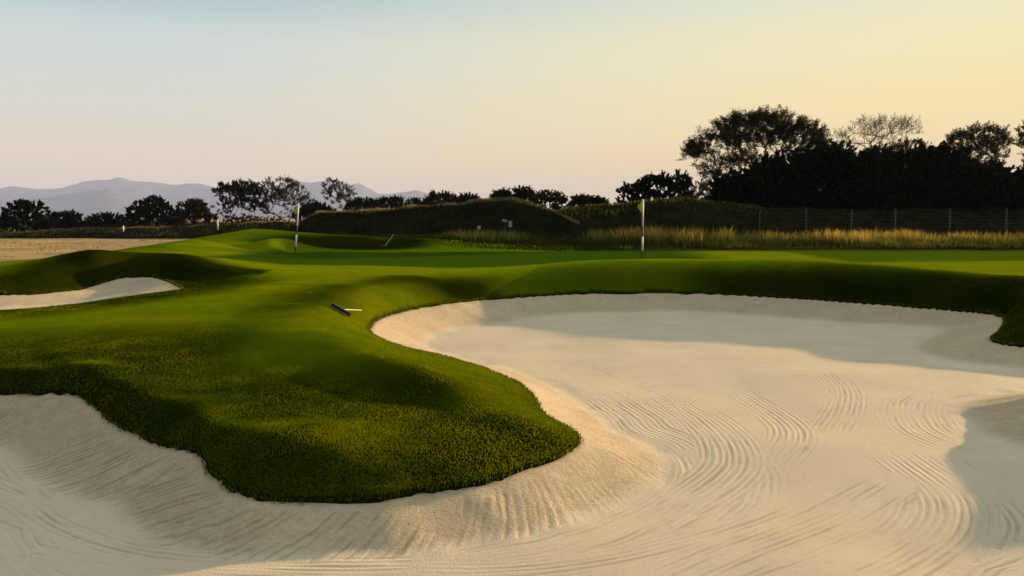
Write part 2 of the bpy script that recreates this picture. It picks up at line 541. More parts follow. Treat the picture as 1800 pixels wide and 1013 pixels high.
# grid that is finer near the photographer
DU, DV = 0.0029, 0.0037
us = np.arange(-0.66, 0.66, DU)
vsn = np.arange(math.log(5.0), math.log(80.0), DV)
GU, GV = np.meshgrid(us, vsn)
GY = np.exp(GV) + Y0
GX = GU * (GY - Y0)
NR, NC = GX.shape
gx, gy = GX.ravel(), GY.ravel()
gz = turf(gx, gy)
# smooth once or twice so that the interpolation leaves no cusps
Z = gz.reshape(NR, NC)
for _ in range(3):
    Zp = np.pad(Z, 1, mode='edge')
    Z = (Zp[1:-1, 1:-1] * 2 + Zp[:-2, 1:-1] + Zp[2:, 1:-1] + Zp[1:-1, :-2] + Zp[1:-1, 2:]) / 6
Z = Z + 0.012 * vnoise(GX * 1.1, GY * 1.1, 8) + 0.006 * vnoise(GX * 3.1, GY * 3.1, 9)
gz = Z.ravel()


def bil(A, x, y):
    u, v = to_uv(x, y)
    fi = np.clip((v - vsn[0]) / DV, 0, NR - 1.001)
    fj = np.clip((u - us[0]) / DU, 0, NC - 1.001)
    i, j = fi.astype(int), fj.astype(int)
    a, b = fi - i, fj - j
    return (A[i, j] * (1 - b) + A[i, j + 1] * b) * (1 - a) + (A[i + 1, j] * (1 - b) + A[i + 1, j + 1] * b) * a


def edge_field(poly, x, y):
    """signed distance (negative inside the sand), nearest lip height, arc length"""
    n = len(poly)
    kd = KDTree(n)
    for i, p in enumerate(poly):
        kd.insert((p[0], p[1], 0), i)
    kd.balance()
    idx = np.fromiter((kd.find((a, b, 0))[1] for a, b in zip(x, y)), dtype=np.int64, count=len(x))
    P2 = poly[:, :2]
    arc = np.concatenate(([0], np.cumsum(np.linalg.norm(np.diff(P2, axis=0), axis=1))))
    q = np.stack([x, y], 1)
    best = np.full(len(x), 1e9)
    s = np.zeros(len(x)); zz = np.zeros(len(x))
    for o in (-1, 0):
        i0 = (idx + o) % n
        i1 = (i0 + 1) % n
        a, b = P2[i0], P2[i1]
        ab = b - a
        t = np.clip(np.sum((q - a) * ab, 1) / (np.sum(ab * ab, 1) + 1e-12), 0, 1)
        c = a + ab * t[:, None]
        dd = np.linalg.norm(q - c, axis=1)
        m = dd < best
        best = np.where(m, dd, best)
        s = np.where(m, arc[i0] + t * np.linalg.norm(ab, axis=1), s)
        zz = np.where(m, poly[i0, 2] * (1 - t) + poly[i1, 2] * t, zz)
    inside = np.zeros((NR, NC), bool)
    nxt = np.roll(P2, -1, 0)
    for r in range(NR):                          # parity of the crossings along each grid row
        yy = GY[r, 0]
        m = (P2[:, 1] > yy) != (nxt[:, 1] > yy)
        if m.any():
            a, b = P2[m], nxt[m]
            xs = np.sort(a[:, 0] + (yy - a[:, 1]) / (b[:, 1] - a[:, 1]) * (b[:, 0] - a[:, 0]))
            inside[r] = np.searchsorted(xs, GX[r]) % 2 == 1
    return np.where(inside.ravel(), -best, best), zz, s


for b in BUNK:                                   # lip height follows the finished turf
    bz = bil(Z, b[:, 0], b[:, 1])
    kk = np.hanning(15)[1:-1]
    b[:, 2] = np.convolve(np.concatenate([bz[-6:], bz, bz[:6]]), kk / kk.sum(), 'valid')
fields = [edge_field(b, gx, gy) for b in BUNK]
SD = np.min([f[0] for f in fields], axis=0)
LIPZ = np.choose(np.argmin([f[0] for f in fields], axis=0), [f[1] for f in fields])

# --- turf mesh, cut along the lips
rough = 1 - sstep(SD, 0.9, 2.6) * 0.9  # rough round the lips; its dark colour carries the shade of the banks
pen = sstep(gy, 14.5, 10.5)                     # uncut turf on the near peninsula, its shade painted into the colour
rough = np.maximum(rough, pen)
sunlit_east = sstep(gx, -4.2, -3.0) * sstep(gy, 9.0, 11.0) * (1 - sstep(gy, 19.0, 21.0)) * (1 - sstep(gx, 4, 6))  # sunlit east side of the peninsula, painted lighter
rough = rough * (1 - .62 * sunlit_east)
sunlit_tip = sstep(gx + .25 * vnoise(gx * 2, gy * 2, 23), -1.0, .1) * sstep(gy, 8.2, 8.8) * (1 - sstep(gx, 4, 6))  # sunlit patch at the peninsula tip, lightened in the turf colour
rough = rough * (1 - .5 * sunlit_tip * (1 - .8 * sunlit_east))
rough = np.maximum(rough, 1 - sstep(np.hypot((gx + 9.2) / 3.3, (gy - 22.5) / 1.35), .75, 1.1))  # shade on the left bunker's bank, painted as a dark ellipse
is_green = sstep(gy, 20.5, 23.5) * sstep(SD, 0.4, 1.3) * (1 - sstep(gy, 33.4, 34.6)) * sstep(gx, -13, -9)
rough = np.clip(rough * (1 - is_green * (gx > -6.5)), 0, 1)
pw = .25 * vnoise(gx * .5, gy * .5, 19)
putting = sstep(gy + pw, 25.3, 26.3) * np.maximum(sstep(gx + pw, -10.5, -9.3) * (1 - sstep(gx + pw, 6.0, 8.5)), .8 * sstep(gx + pw, 10.5, 11.5) * sstep(gy, 27, 28.5))  # putting green zones that carry the painted tree shade
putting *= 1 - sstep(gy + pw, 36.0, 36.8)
wild = sstep(gy + 0.6 * vnoise(gx * .8, gy * .8, 21), 43.6, 45.0)
wild = np.maximum(wild, sstep(gx, 2.0, 3.5) * sstep(gy + .3 * vnoise(gx, gy, 22), 34.6, 35.4))
wild = np.maximum(wild, sstep(-gz, .40, .52) * sstep(gy, 33, 37))
keep = SD > 0
quad = np.arange(NR * NC).reshape(NR, NC)
q4 = np.stack([quad[:-1, :-1], quad[:-1, 1:], quad[1:, 1:], quad[1:, :-1]], -1).reshape(-1, 4)
nin = keep[q4].sum(1)
full = q4[nin == 4]
verts = list(np.stack([gx, gy, gz], 1))
extra_r, extra_w = [], []
cut = {}
polys, skirt = [], []


def cutpt(a, b):
    k = (a, b) if a < b else (b, a)
    if k not in cut:
        t = SD[a] / (SD[a] - SD[b])
        p = verts[a] * (1 - t) + verts[b] * t
        p[2] = LIPZ[a] * (1 - t) + LIPZ[b] * t
        cut[k] = len(verts)
        verts.append(p)
        extra_r.append(1.0)
        extra_w.append(0.0)
    return cut[k]


for q in q4[(nin > 0) & (nin < 4)]:
    res, ex = [], []
    for i in range(4):
        a, b = int(q[i]), int(q[(i + 1) % 4])
        if keep[a]:
            res.append(a)
        if keep[a] != keep[b]:
            c = cutpt(a, b)
            res.append(c)
            ex.append((c, bool(keep[a])))
    if len(res) >= 3:
        polys.append(tuple(res))
        if len(ex) == 2:
            e = ex if ex[0][1] else ex[::-1]
            skirt.append((e[0][0], e[1][0]))
low = {}
for a, b in skirt:
    for i in (a, b):
        if i not in low:
            p = verts[i].copy()
            p[2] -= 0.13
            low[i] = len(verts)
            verts.append(p)
            extra_r.append(1.0)
            extra_w.append(0.6)
    polys.append((b, a, low[a], low[b]))
va = np.array(verts)
use = np.zeros(len(va), bool)
flat = [tuple(int(i) for i in f) for f in full] + polys
use[full.ravel()] = True
for f in polys:
    use[list(f)] = True
remap = np.cumsum(use) - 1
flat = [tuple(int(remap[i]) for i in f) for f in flat]
ra = np.concatenate([rough, extra_r])[use]
wa = np.concatenate([wild, extra_w])[use]
turf_o = new_mesh('fairway', va[use], flat, M_GRASS, attrs={'rough': ra, 'wild': wa, 'green': np.concatenate([putting, 0 * np.array(extra_r)])[use]})  # 'rough' and 'green' also carry the painted bank and tree shade
tag(turf_o, 'mown green turf rolling round the sand, with a peninsula of grass in front', 'fairway', kind='structure')

# --- sand meshes
FLOOR = -1.0


def strokes_px(lst):
    res = []
    for pts, w in lst:
        P = np.array([pix(px, py, FLOOR)[:2] for px, py in pts])
        P = np.vstack([2 * P[0] - P[1], P, 2 * P[-1] - P[-2]])
        o = []
        for i in range(1, len(P) - 2):
            a, b, c, d = P[i - 1], P[i], P[i + 1], P[i + 2]
            for t in np.arange(14) / 14:
                o.append(0.5 * ((2 * b) + (c - a) * t + (2 * a - 5 * b + 4 * c - d) * t * t + (3 * b - a - 3 * c + d) * t ** 3))
        o.append(P[-2])
        res.append((np.array(o), w))
    return res


STROKE_A = strokes_px([
    ([(1448, 650), (1482, 680), (1484, 715), (1455, 765)], .62),
    ([(1535, 775), (1590, 812), (1668, 870), (1672, 925), (1590, 985), (1500, 1030)], .75),
    ([(1575, 845), (1440, 915), (1280, 980), (1100, 1060)], .65),
    ([(1170, 690), (1255, 750), (1290, 805), (1255, 850), (1150, 905)], .85),
    ([(-80, 830), (30, 880), (110, 930), (260, 975), (560, 995), (800, 990)], .40),
])
STROKE_B = strokes_px([
    ([(1290, 680), (1375, 738), (1392, 775), (1350, 815)], .7),
    ([(1560, 850), (1530, 905), (1430, 958), (1250, 1020), (1150, 1060)], .55),
    ([(1650, 800), (1700, 850), (1760, 920), (1700, 990), (1600, 1040)], .7),
    ([(1040, 640), (1150, 690), (1260, 740), (1330, 800)], .35),
    ([(20, 960), (200, 1000), (420, 1013)], .35),
    ([(1790, 960), (1700, 990), (1560, 1030), (1450, 1070)], .5),
    ([(640, 1000), (850, 1005), (1050, 985), (1250, 935), (1400, 880)], .45),
])


def stroke_field(strokes, x, y):
    best = np.full(len(x), 1e9)
    ph = np.zeros(len(x)); mk = np.zeros(len(x))
    q = np.stack([x, y], 1)
    for P, w in strokes:
        L = np.concatenate(([0], np.cumsum(np.linalg.norm(np.diff(P, axis=0), axis=1))))
        bb = np.full(len(x), 1e9); so = np.zeros(len(x)); al = np.zeros(len(x))
        for i in range(len(P) - 1):
            a, ab = P[i], P[i + 1] - P[i]
            t = np.clip(((q - a) @ ab) / (ab @ ab), 0, 1)
            c = a + t[:, None] * ab
            dv = q - c
            dd = np.hypot(dv[:, 0], dv[:, 1])
            m = dd < bb
            bb[m] = dd[m]
            so[m] = (np.sign(ab[0] * dv[:, 1] - ab[1] * dv[:, 0]) * dd)[m]
            al[m] = (L[i] + t * np.hypot(*ab))[m]
        rel = bb / (w / 2)
        m = rel < best
        best[m] = rel[m]
        ph[m] = so[m]
        fade = sstep(al, 0, .4) * sstep(L[-1] - al, 0, .5)
        mk[m] = ((1 - sstep(rel, .55, 1.05)) * fade)[m]
    return ph, mk


def sand_mesh(k, name, label):
    sd, ze, s = fields[k]
    d = -sd
    wface = np.clip(0.42 + 0.045 * gy, .55, 1.5) * (1 + 0.22 * vnoise(s * .45, s * 0 + 3.3, 14))
    lo = FLOOR if k == 0 else (-.50 if k == 1 else -.22)
    if k == 1:
        lo = -.50 + 0.30 * sstep(gx + gy * .0, -10.5, -7.5)
    flr = lo + 0.030 * vnoise(gx * .33, gy * .33, 15) + 0.012 * vnoise(gx * 1.0, gy * 1.0, 16)
    top = ze - (0.035 if k < 2 else 0.15)
    t = np.clip(d / wface, 0, 3)
    prof = np.where(t < 1, np.maximum(1 - t, 0) ** 1.25, 0)
    z = np.where(d > 0, flr + (top - flr) * prof, top - (-d) * 0.9)
    z += np.where(d > 0, 0.010 * vnoise(gx * 4, gy * 4, 17) * (t < 1.2), 0)
    inm = (d > -0.14)
    qs = q4[inm[q4].all(1)]
    used = np.zeros(NR * NC, bool)
    used[qs.ravel()] = True
    rm = np.cumsum(used) - 1
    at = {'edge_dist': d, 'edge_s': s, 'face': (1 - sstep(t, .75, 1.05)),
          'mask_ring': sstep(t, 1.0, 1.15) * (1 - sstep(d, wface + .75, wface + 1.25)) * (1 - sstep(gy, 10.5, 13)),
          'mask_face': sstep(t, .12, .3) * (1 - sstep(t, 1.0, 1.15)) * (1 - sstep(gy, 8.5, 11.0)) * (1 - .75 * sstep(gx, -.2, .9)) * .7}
    if k == 0:
        at['edge_s'] = edge_field(CLEAN, gx, gy)[2]
        pa, ma = stroke_field(STROKE_A, gx[used], gy[used])
        pb, mb = stroke_field(STROKE_B, gx[used], gy[used])
        mb = mb * (1 - ma)
        ring = at['mask_ring'][used] * (1 - np.clip(ma + mb, 0, 1))
    else:
        n = int(used.sum())
        pa = ma = pb = mb = np.zeros(n)
        ring = at['mask_ring'][used] * 0
    A = {k2: v[used] for k2, v in at.items()}
    A.update(mask_ring=ring, phase_a=pa, mask_a=ma, phase_b=pb, mask_b=mb)
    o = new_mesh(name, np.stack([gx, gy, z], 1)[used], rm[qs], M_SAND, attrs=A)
    tag(o, label, 'bunker', kind='structure')
    return z, d


SANDZ, SANDD = sand_mesh(0, 'bunker_sand', 'wide raked pale sand filling the foreground and curling round the grass peninsula')
sand_mesh(1, 'bunker_sand', 'small pale sand bunker under the black grass bank at the left')
sand_mesh(2, 'bunker_sand', 'sliver of sand below the far mound by the left flag')


# ---------------------------------------------------------------- open land, hills
def land():
    ys = np.concatenate([np.linspace(-60, 36, 40)[:-1], np.linspace(36, 130, 70)[:-1], np.geomspace(130, 19000, 40)])
    xs = np.concatenate([-np.geomspace(70, 15000, 26)[::-1], np.linspace(-66, 66, 80), np.geomspace(70, 15000, 26)])
    X, Y = np.meshgrid(xs, ys)
    r = np.hypot(X, np.maximum(Y, -20))
    dip = 1 - sstep(np.hypot(X * .8, Y), 36, 44)
    z = -0.62 - 1.6 * dip + 0.05 * vnoise(X * .2, Y * .2, 31) * (r < 400)
    nr, nc = X.shape
    q = np.arange(nr * nc).reshape(nr, nc)
    f = np.stack([q[:-1, :-1], q[:-1, 1:], q[1:, 1:], q[1:, :-1]], -1).reshape(-1, 4)
    m, T = material('dry_land')
    g = T.node('ShaderNodeNewGeometry')
    mp = T.node('ShaderNodeMapping')
    T.link(g.outputs['Position'], mp.inputs[0])
    mp.inputs['Scale'].default_value = (0.35, 1.0, 1.0)
    n1 = T.noise(mp.outputs[0], 0.22, 5, 0.6)
    n2 = T.noise(mp.outputs[0], 1.6, 5, 0.7)
    c = T.mix(T.step(n1, 0.35, 0.65), (0.34, 0.215, 0.09), (0.46, 0.31, 0.14))
    c = T.mix(T.step(n2, 0.5, 0.72), c, (0.10, 0.075, 0.035))
    out(T, principled(T, c, 0.95, bump(T, n2, 0.6, 0.15), 0.0))
    o = new_mesh('ground', np.stack([X.ravel(), Y.ravel(), z.ravel()], 1), f, m)
    tag(o, 'dry tan open land reaching to the hills', 'ground', kind='structure')


land()


def hills(name, pts, dist, depth, mat, seed, label):
    px = np.arange(-420, 1500, 6.0)
    P = np.array(pts, float)
    py = np.interp(px, P[:, 0], P[:, 1])
    py += (1.8 * vnoise(px / 22, px * 0, seed) + 0.9 * vnoise(px / 9, px * 0 + 5, seed)) * np.clip((382 - py) / 25, 0, 1)
    xs = (px - CX) / F * dist
    hz = CAMZ + (HOR - py) * dist / F
    rows = np.linspace(-1, 1, 31)
    X, Rr = np.meshgrid(xs, rows)
    Yd = dist + Rr * depth
    ridge = (1 - np.abs(Rr)) ** 0.9
    fold = 1 + 0.30 * vnoise(X / 420, Yd / 900, seed + 1) * (np.abs(Rr) > .05) * np.abs(Rr) ** .5 + .12 * vnoise(X / 160, Yd / 400, seed + 2) * np.abs(Rr) ** .5
    Zz = np.maximum(hz[None] * ridge * np.clip(fold, .4, 1.25), -40)
    lim = CAMZ + (hz[None] - CAMZ) * Yd / dist
    Zz = np.minimum(Zz, np.where(Rr < 0, np.maximum(lim, -40), Zz)) - 2
    nr, nc = X.shape
    q = np.arange(nr * nc).reshape(nr, nc)
    f = np.stack([q[:-1, :-1], q[:-1, 1:], q[1:, 1:], q[1:, :-1]], -1).reshape(-1, 4)
    o = new_mesh(name, np.stack([X.ravel(), Yd.ravel(), Zz.ravel()], 1), f, mat)
    tag(o, label, 'hills', kind='structure')


M_HILL = plain('hill_scrub', (0.13, 0.125, 0.12), 0.95, 0.0, 0.3, 0.004)
hills('hills', [(-420, 335), (-100, 328), (0, 331), (35, 329), (80, 334), (115, 331), (150, 322), (178, 317), (207, 313), (235, 317), (270, 321), (320, 327), (350, 322),
                (385, 330), (430, 331), (500, 325), (545, 320), (585, 318), (615, 324), (632, 321), (650, 332), (665, 342), (700, 339), (735, 334), (770, 342), (850, 352), (960, 366), (1060, 384), (1500, 386)],
      14000, 1900, M_HILL, 41, 'far pale blue mountain range')
hills('hills', [(-420, 350), (-60, 353), (40, 352), (90, 347), (140, 337), (190, 333), (225, 340), (260, 352), (310, 362), (380, 352), (440, 364), (560, 366), (640, 352), (700, 346), (760, 356), (860, 375), (960, 387), (1500, 388)],
      10500, 1200, M_HILL, 47, 'nearer blue grey foothills')


# ---------------------------------------------------------------- blades
def blades(name, P, H, Wd, mat, lean=0.35, lean_dir=None, seg=2, rnd=None, label=None, cat=None, kind='stuff'):
    n = len(P)
    a = rng.uniform(0, 2 * math.pi, n)
    side = np.stack([np.cos(a), np.sin(a), np.zeros(n)], 1)
    b = rng.uniform(0, 2 * math.pi, n)
    L = np.stack([np.cos(b), np.sin(b), np.zeros(n)], 1) * (lean * rng.uniform(.2, 1, n))[:, None]
    if lean_dir is not None:
        L = L + lean_dir
    up = np.array([0, 0, 1.0])
    H = np.asarray(H)[:, None]
    Wd = np.asarray(Wd)[:, None] * 0.5
    base = P - up * 0.01
    mid = P + up * H * 0.55 + L * H * 0.3
    tip = P + up * H * (1 - 0.25 * np.minimum(np.linalg.norm(L, axis=1), 1.2)[:, None]) + L * H
    V = np.stack([base - side * Wd, base + side * Wd, mid + side * Wd * .75, mid - side * Wd * .75, tip], 1).reshape(-1, 3)
    i = np.arange(n)[:, None] * 5
    f4 = i + np.array([[0, 1, 2, 3]])
    f3 = i + np.array([[3, 2, 4]])
    rn = np.repeat(rnd if rnd is not None else rng.uniform(0, 1, n), 5)
    tp = np.tile(np.array([0, 0, .6, .6, 1.0]), n)
    o = new_mesh(name, V, [f4, f3], mat, attrs={'rnd': rn, 'tip': tp})
    return tag(o, label, cat, kind=kind)


def lookup(A, x, y):
    return bil(A.reshape(NR, NC), x, y)


# near turf: upright blades on the peninsula and the banks
N = 1000000
yy = 1 / rng.uniform(1 / 26.0, 1 / 5.6, N)
xx = rng.uniform(-0.74, 0.72, N) * yy
sdv = lookup(SD, xx, yy)
rgv = lookup(rough, xx, yy)
ok = (sdv > 0.01) & (rng.uniform(0, 1, N) < rgv * 1.1 * np.clip(.85 + .6 * vnoise(xx * 1.6, yy * 1.1, 64), .25, 1))
xx, yy, sdv, rgv = xx[ok], yy[ok], sdv[ok], rgv[ok]
zz = lookup(gz, xx, yy)
nse = vnoise(xx * .9, yy * .7, 61) * .6 + vnoise(xx * 3.2, yy * 2.6, 62) * .55 + vnoise(xx * 9, yy * 7, 63) * .3
hgt = (0.012 + 0.005 * nse + 0.004 * rng.uniform(-1, 1, len(xx))) * (0.65 + 0.35 * np.clip(rgv, 0, 1))
hgt = np.clip(hgt, 0.006, 0.03) * np.where(sdv < .10, 1.5, 1.0)
rn = np.clip(0.40 + 0.50 * nse + 0.14 * rng.uniform(-1, 1, len(xx)), 0, 1) * (1 - .6 * sstep(yy, 17, 20))  # blades on the far banks darkened to paint in their shade
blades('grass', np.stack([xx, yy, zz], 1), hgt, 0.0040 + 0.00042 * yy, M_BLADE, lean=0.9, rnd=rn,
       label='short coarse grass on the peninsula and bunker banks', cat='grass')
# fringe hanging over the lips
fr = []
for b in BUNK[:2]:
    m = (b[:, 1] > 4.5) & (b[:, 1] < 26) & (np.abs(b[:, 0]) < 17)
    q = np.nonzero(m)[0]
    cnt = 26
    i = rng.choice(q, len(q) * cnt)
    p = b[i] + (b[(i + 1) % len(b)] - b[i]) * rng.uniform(0, 1, len(i))[:, None]
    t = b[(i + 1) % len(b)] - b[i - 1]
    t /= np.linalg.norm(t[:, :2], axis=1)[:, None] + 1e-9
    nrm = np.stack([t[:, 1], -t[:, 0], 0 * t[:, 0]], 1)
    p[:, :2] += rng.normal(0, .018, (len(p), 2))
    fr.append((p, nrm))
Pf = np.concatenate([a for a, _ in fr])
Nf = np.concatenate([a for _, a in fr])
c = np.array((1.0, 11.0))
sgn = np.ones(len(Pf))
probe = lookup(SD, Pf[:, 0] + Nf[:, 0] * .15, Pf[:, 1] + Nf[:, 1] * .15)
sgn = np.where(probe < 0, 1.0, -1.0)
Pf[:, 2] = lookup(gz, Pf[:, 0], Pf[:, 1]) - .012
blades('grass', Pf, rng.uniform(.012, .040, len(Pf)), 0.0045 + 0.00045 * Pf[:, 1], M_BLADE, lean=.7, lean_dir=Nf * (sgn * rng.uniform(0, .9, len(Pf)))[:, None],
       label='ragged grass fringe overhanging the edge of the sand', cat='grass')


# ---------------------------------------------------------------- rough banks beyond the green
def berm(pts, dist, front, back, seed, mat, label, lo=-0.9):
    P = np.array(pts, float)
    px = np.arange(P[0, 0], P[-1, 0] + 1, 4.0)
    py = np.interp(px, P[:, 0], P[:, 1])
    k = np.ones(9) / 9
    py = np.convolve(np.pad(py, 4, mode='edge'), k, 'valid')
    xs = (px - CX) / F * dist
    hz = CAMZ + (HOR - py) * dist / F
    rows = np.linspace(-1, 1, 40)
    X, Rr = np.meshgrid(xs, rows)
    X = X * (1 + 0 * Rr)
    Yd = dist + np.where(Rr < 0, Rr * front, Rr * back) + 0.8 * vnoise(X * .25, Rr * 0, seed)
    pr = 0.5 + 0.5 * np.cos(np.pi * Rr)
    Zz = lo + (hz[None] - lo) * pr + 0.10 * vnoise(X * .8, Yd * .8, seed + 1) * np.sin(np.pi * np.abs(Rr)) + .06 * vnoise(X * 2.2, Yd * 2.2, seed + 2) * np.abs(Rr)
    Zz = Zz + pr * (.16 * vnoise(X * .45, Yd * .3, seed + 5) + .10 * vnoise(X * 1.3, Yd, seed + 6))
    nr, nc = X.shape
    q = np.arange(nr * nc).reshape(nr, nc)
    f = np.stack([q[:-1, :-1], q[:-1, 1:], q[1:, 1:], q[1:, :-1]], -1).reshape(-1, 4)
    o = new_mesh('grass_bank', np.stack([X.ravel(), Yd.ravel(), Zz.ravel()], 1), f, mat)
    tag(o, label, 'bank', kind='structure')

    def sample(n, r0, r1, frac=1.0):
        j = rng.uniform(0, (nc - 1.001) * frac, n)
        r = rng.uniform(r0, r1, n)
        i = (r + 1) / 2 * (nr - 1)
        i0, j0 = i.astype(int), j.astype(int)
        a, b = (i - i0)[:, None], (j - j0)[:, None]
        S = np.stack([X, Yd, Zz], -1)
        return (S[i0, j0] * (1 - b) + S[i0, j0 + 1] * b) * (1 - a) + (S[np.minimum(i0 + 1, nr - 1), j0] * (1 - b) + S[np.minimum(i0 + 1, nr - 1), j0 + 1] * b) * a
    return sample


def scrub_mat():
    m, T = material('dark_scrub')
    g = T.node('ShaderNodeNewGeometry')
    n = T.noise(g.outputs['Position'], 0.9, 6, 0.7)
    c = T.mix(T.step(n, .35, .7), (0.006, 0.006, 0.0025), (0.020, 0.018, 0.006))
    out(T, principled(T, c, 0.95, bump(T, n, .8, .3), 0.0))
    return m


M_SCRUB = scrub_mat()
bank_a = berm([(525, 396), (545, 381), (600, 374), (660, 370), (700, 367), (760, 366), (810, 363), (845, 358), (880, 355), (920, 357), (950, 364), (975, 372), (1000, 386), (1020, 396)],
              60, 11, 7, 71, M_SCRUB, 'dark grassy bank with a sunlit dry rim in the middle')
bank_b = berm([(940, 392), (975, 374), (1010, 366), (1060, 361), (1100, 358), (1150, 354), (1190, 353), (1235, 355), (1280, 360), (1330, 365), (1420, 367), (1600, 368), (1800, 368), (2000, 368)],
              66, 13, 9, 75, M_SCRUB, 'dark bank under the right hand trees')
bank_c = berm([(-200, 411), (0, 409), (60, 408), (100, 405), (140, 402), (180, 403), (230, 401), (300, 399), (350, 397), (400, 395), (450, 392), (520, 390), (570, 393), (640, 396), (720, 397), (800, 400), (860, 408)],
              92, 5, 5, 79, M_SCRUB, 'low dry ridge behind the left mound')


def bank_grass(samp, n, r0, r1, h, mat, label, frac=1.0):
    P = samp(n, r0, r1, frac)
    ns = vnoise(P[:, 0] * .5, P[:, 1] * .5, 91) * .6 + vnoise(P[:, 0] * 1.7, P[:, 1] * 1.7, 92) * .4
    m = rng.uniform(-.9, .9, n) < ns + .25
    P, ns = P[m], ns[m]
    hh = h * (0.75 + 0.45 * ns + 0.25 * rng.uniform(-1, 1, len(P)))
    rn = np.clip(.5 + .35 * ns + .3 * rng.uniform(-1, 1, len(P)), 0, 1)
    blades('tall_grass', P, hh, np.full(len(P), .035), mat, lean=.5, rnd=rn, label=label, cat='grass')


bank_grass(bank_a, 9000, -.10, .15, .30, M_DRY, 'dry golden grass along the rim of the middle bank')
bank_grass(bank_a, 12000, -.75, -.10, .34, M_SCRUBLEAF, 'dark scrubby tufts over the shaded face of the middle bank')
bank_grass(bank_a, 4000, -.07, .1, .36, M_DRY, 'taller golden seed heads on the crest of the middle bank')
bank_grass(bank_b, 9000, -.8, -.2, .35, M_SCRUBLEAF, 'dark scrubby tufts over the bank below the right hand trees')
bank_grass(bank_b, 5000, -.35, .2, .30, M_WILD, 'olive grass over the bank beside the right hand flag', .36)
bank_grass(bank_c, 16000, -.6, .3, .22, M_DRY, 'pale dry grass on the low ridge at the left')

# strip of tall grass behind the green
N = 46000
xx = rng.uniform(-9, 31, N)
yy = rng.uniform(36.2, 46.0, N)
ns = vnoise(xx * .42, yy * .42, 95) * .55 + vnoise(xx * 1.5, yy * 1.5, 96) * .45
front = 36.3 + np.where(xx < 2, (2 - xx) * .62, 0) + .5 * vnoise(xx * .9, xx * 0, 97)
ok = (yy > front) & (rng.uniform(-1, 1, N) < ns + .35)
xx, yy, ns, front = xx[ok], yy[ok], ns[ok], front[ok]
zz = lookup(gz, xx, yy)
ramp = sstep(yy - front, 0, 5.5)
hgt = (0.18 + .62 * ramp) * (0.70 + .75 * ns + .25 * rng.uniform(-1, 1, len(xx)))
hgt *= np.clip(.96 + .5 * vnoise(xx * .21, yy * .15, 103), .35, 1.15)
hgt *= np.where(xx < 3, .65 + .35 * sstep(xx, -8, 3), 1)
rn = np.clip(-.12 + .45 * ramp + .85 * ns + .2 * rng.uniform(-1, 1, len(xx)), 0, 1)
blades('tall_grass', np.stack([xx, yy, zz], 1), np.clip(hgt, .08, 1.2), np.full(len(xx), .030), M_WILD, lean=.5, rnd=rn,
       label='strip of tall green and golden grass behind the putting green', cat='grass')
# dry tufts on the field at the left
N = 5000
yy = 1 / rng.uniform(1 / 95., 1 / 40., N)
xx = rng.uniform(-.66, -.33, N) * yy
ns = vnoise(xx * .23 + yy * .05, yy * .07, 98) * .6 + vnoise(xx * .9, yy * .3 + xx * .2, 99) * .4
ok = (rng.uniform(-.2, 1.2, N) < ns)
xx, yy, ns = xx[ok], yy[ok], ns[ok]
blades('tall_grass', np.stack([xx, yy, np.full(len(xx), -.64)], 1), .12 + .09 * ns + .05 * rng.uniform(-1, 1, len(xx)), .02 + .0007 * yy, M_DRY, lean=.7,
       rnd=np.clip(.5 + .4 * ns + .2 * rng.uniform(-1, 1, len(xx)), 0, 1), label='scattered dry tufts on the tan field', cat='grass')


# ---------------------------------------------------------------- trees and bushes
def tubes(A, B, ra, rb, sides=5):
    n = len(A)
    d = B - A
    d /= np.linalg.norm(d, axis=1)[:, None] + 1e-9
    ref = np.where(np.abs(d[:, 2:3]) < .9, np.array([[0, 0, 1.0]]), np.array([[1.0, 0, 0]]))
    u = np.cross(d, ref)
    u /= np.linalg.norm(u, axis=1)[:, None] + 1e-9
    v = np.cross(d, u)
    an = np.arange(sides) * 2 * math.pi / sides
    ring = u[:, None] * np.cos(an)[None, :, None] + v[:, None] * np.sin(an)[None, :, None]
    V = np.concatenate([A[:, None] + ring * ra[:, None, None], B[:, None] + ring * rb[:, None, None]], 1).reshape(-1, 3)
    i = np.arange(n)[:, None] * 2 * sides
    f = [i + np.array([[k, (k + 1) % sides, sides + (k + 1) % sides, sides + k]]) for k in range(sides)]
    return V, np.concatenate(f)


